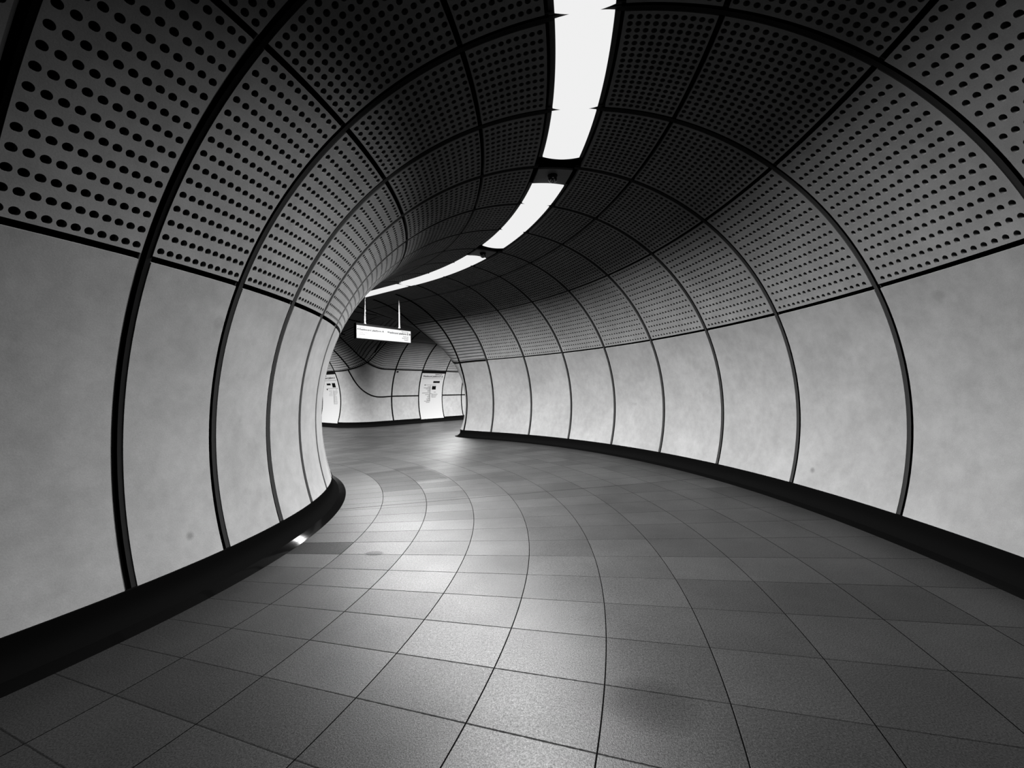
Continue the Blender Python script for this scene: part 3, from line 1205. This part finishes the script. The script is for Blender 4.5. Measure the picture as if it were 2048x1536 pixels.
def cross_pl(u, v, off):          # on the crossing passage's wall: u along it from the viewer's left, v up the curve (m)
    u, v = np.asarray(u, float), np.asarray(v, float)
    ph = V0 + v / R
    return loc(S0 + (R - off) * np.cos(ph), 6.775 + u, ZC + (R - off) * np.sin(ph))


def tube_pl(u, v, off):           # on the left branch's outer wall
    u, v = np.asarray(u, float), np.asarray(v, float)
    ph = V0 + v / R
    return loc(10.595 - u, (R - off) * np.cos(ph), ZC + (R - off) * np.sin(ph))


def board(pl, W, H, label, west):
    base = pl(np.array(W / 2), np.array(0.0), np.array(0.0))
    t = empty('line_diagram_panel', tuple(base), label, 'information panel', 'white line diagram panels')
    mb = MB()
    uu, vv = np.meshgrid(np.linspace(0.0, W, 3), np.linspace(0, H - 0.11, 26), indexing='ij')
    mb.grid(pl(uu, vv, 0.012))
    for e in (np.stack([pl(uu[0], vv[0], 0.012), pl(uu[0], vv[0], -0.01)], 1), np.stack([pl(uu[-1], vv[-1], 0.012), pl(uu[-1], vv[-1], -0.01)], 1)):
        mb.grid(e, 0, False)
    mb.done('board', ['enamel'], t)
    mb = MB()
    put_rect(mb, pl, 0.0, W, H - 0.11, H, 0.02, n=3)
    put_rect(mb, lambda u, v, o_: pl(u, H - 0.11 + 0 * np.asarray(v), v), 0, W, 0.0, 0.02)
    mb.done('header_strip', ['case'], t)
    q = lambda u, v, o_: pl(u, v, 0.012 + o_)
    if west:
        word('line_name', t, q, 'Elizabeth line', W * 0.88, H - 0.205, 0.085, 'RIGHT', width=W * 0.31, bold=0.002)
        word('platform_name', t, q, 'Westbound platform B', W * 0.06, H - 0.325, 0.13, width=W * 0.77, bold=0.003)
        arrow_disc('arrow', t, q, W * 0.90, H - 0.29, 0.042, 1, 0.002)
    else:
        word('line_name', t, q, 'Elizabeth line', W * 0.16, H - 0.205, 0.085, width=W * 0.31, bold=0.004)
        word('platform_name', t, q, 'Eastbound platform A', W * 0.16, H - 0.325, 0.13, width=W * 0.76, bold=0.003)
        arrow_disc('arrow', t, q, W * 0.09, H - 0.29, 0.042, -1, 0.002)
    mb = MB()
    put_rect(mb, q, W * 0.04, W * 0.96, H - 0.42, H - 0.385, 0.002)
    mb.done('rule', ['ink_pale'], t)
    mb = MB()
    rng = np.random.RandomState(5 if west else 8)
    if west:
        put_rect(mb, q, W * .55, W * .84, H * .745, H * .785, 0.002, 0)
        put_disc(mb, q, W * .21, H * .70, 0.028, 0.002, 0)
        put_rect(mb, q, W * .21, W * .70, H * .697, H * .705, 0.002, 1)
        put_rect(mb, q, W * .53, W * .70, H * .605, H * .678, 0.002, 0)
        put_rect(mb, q, W * .445, W * .46, H * .36, H * .69, 0.002, 1)
        for v, a in ((.665, .33), (.64, .17), (.618, .26), (.59, .34), (.567, .34), (.535, .12), (.50, .25), (.478, .38), (.455, .33), (.43, .36), (.41, .30), (.385, .32), (.368, .21), (.34, .28)):
            put_rect(mb, q, W * a, W * .44, H * (v - .005), H * (v + .005), 0.002, 1)
        put_rect(mb, q, W * .46, W * .545, H * .517, H * .526, 0.002, 1)
        put_rect(mb, q, W * .535, W * .55, H * .44, H * .526, 0.002, 1)
        for v, b2 in ((.505, .80), (.478, .76), (.448, .72)):
            put_rect(mb, q, W * .55, W * b2, H * (v - .005), H * (v + .005), 0.002, 1)
        put_rect(mb, q, W * .62, W * .72, H * .54, H * .56, 0.002, 2)
    else:
        put_rect(mb, q, W * .36, W * .58, H * .735, H * .772, 0.002, 0)
        put_rect(mb, q, W * .66, W * .84, H * .69, H * .775, 0.002, 0)
        put_rect(mb, q, W * .30, W * .95, H * .668, H * .675, 0.002, 1)
        put_disc(mb, q, W * .84, H * .645, 0.024, 0.002, 1)
        put_rect(mb, q, W * .30, W * .36, H * .64, H * .665, 0.002, 0)
        put_rect(mb, q, W * .66, W * .675, H * .36, H * .64, 0.002, 2)
        for k in range(15):
            v = .62 - k * .018
            put_rect(mb, q, W * .68, W * (.78 + .12 * rng.rand()), H * (v - .005), H * (v + .005), 0.002, 2)
        for k in range(6):
            v = .63 - k * .02
            put_rect(mb, q, W * (.38 + .1 * rng.rand()), W * .60, H * (v - .004), H * (v + .004), 0.002, 2)
    mb.done('line_map', ['ink', 'ink_grey', 'ink_pale'], t)


HP = (math.radians(L2B) - V0) * R - 0.02
board(cross_pl, 1.49, HP, 'white line diagram panel headed Westbound platform B on the back wall', True)
HP = (math.radians(L2A) - V0) * R - 0.02
board(tube_pl, 1.52, HP, 'white line diagram panel for platform A, half hidden by the left wall', False)

# small dark fitting high on the back wall beside the nose
c = np.array([S0 + R * math.cos(math.radians(24.6)), 5.30, ZC + R * math.sin(math.radians(24.6))])
base = loc(*c)
t = empty('wall_fitting', tuple(base), 'tiny dark oval fitting high on the back wall right of the rounded nose', 'wall fitting')
mb = MB()
P = sphere((0, 0, 0), 1.0, 16, 9)
n_ = np.array([math.cos(math.radians(24.6)), 0, math.sin(math.radians(24.6))])
v_ = np.array([-n_[2], 0, n_[0]])
Q = c + P[..., 0:1] * np.array([0, 0.065, 0]) + P[..., 1:2] * v_ * 0.038 + P[..., 2:3] * n_ * 0.025
mb.add(loc(Q[..., 0], Q[..., 1], Q[..., 2]).reshape(-1, 3), grid_faces(16, 9, closed=True))
mb.done('cover', ['case'], t)
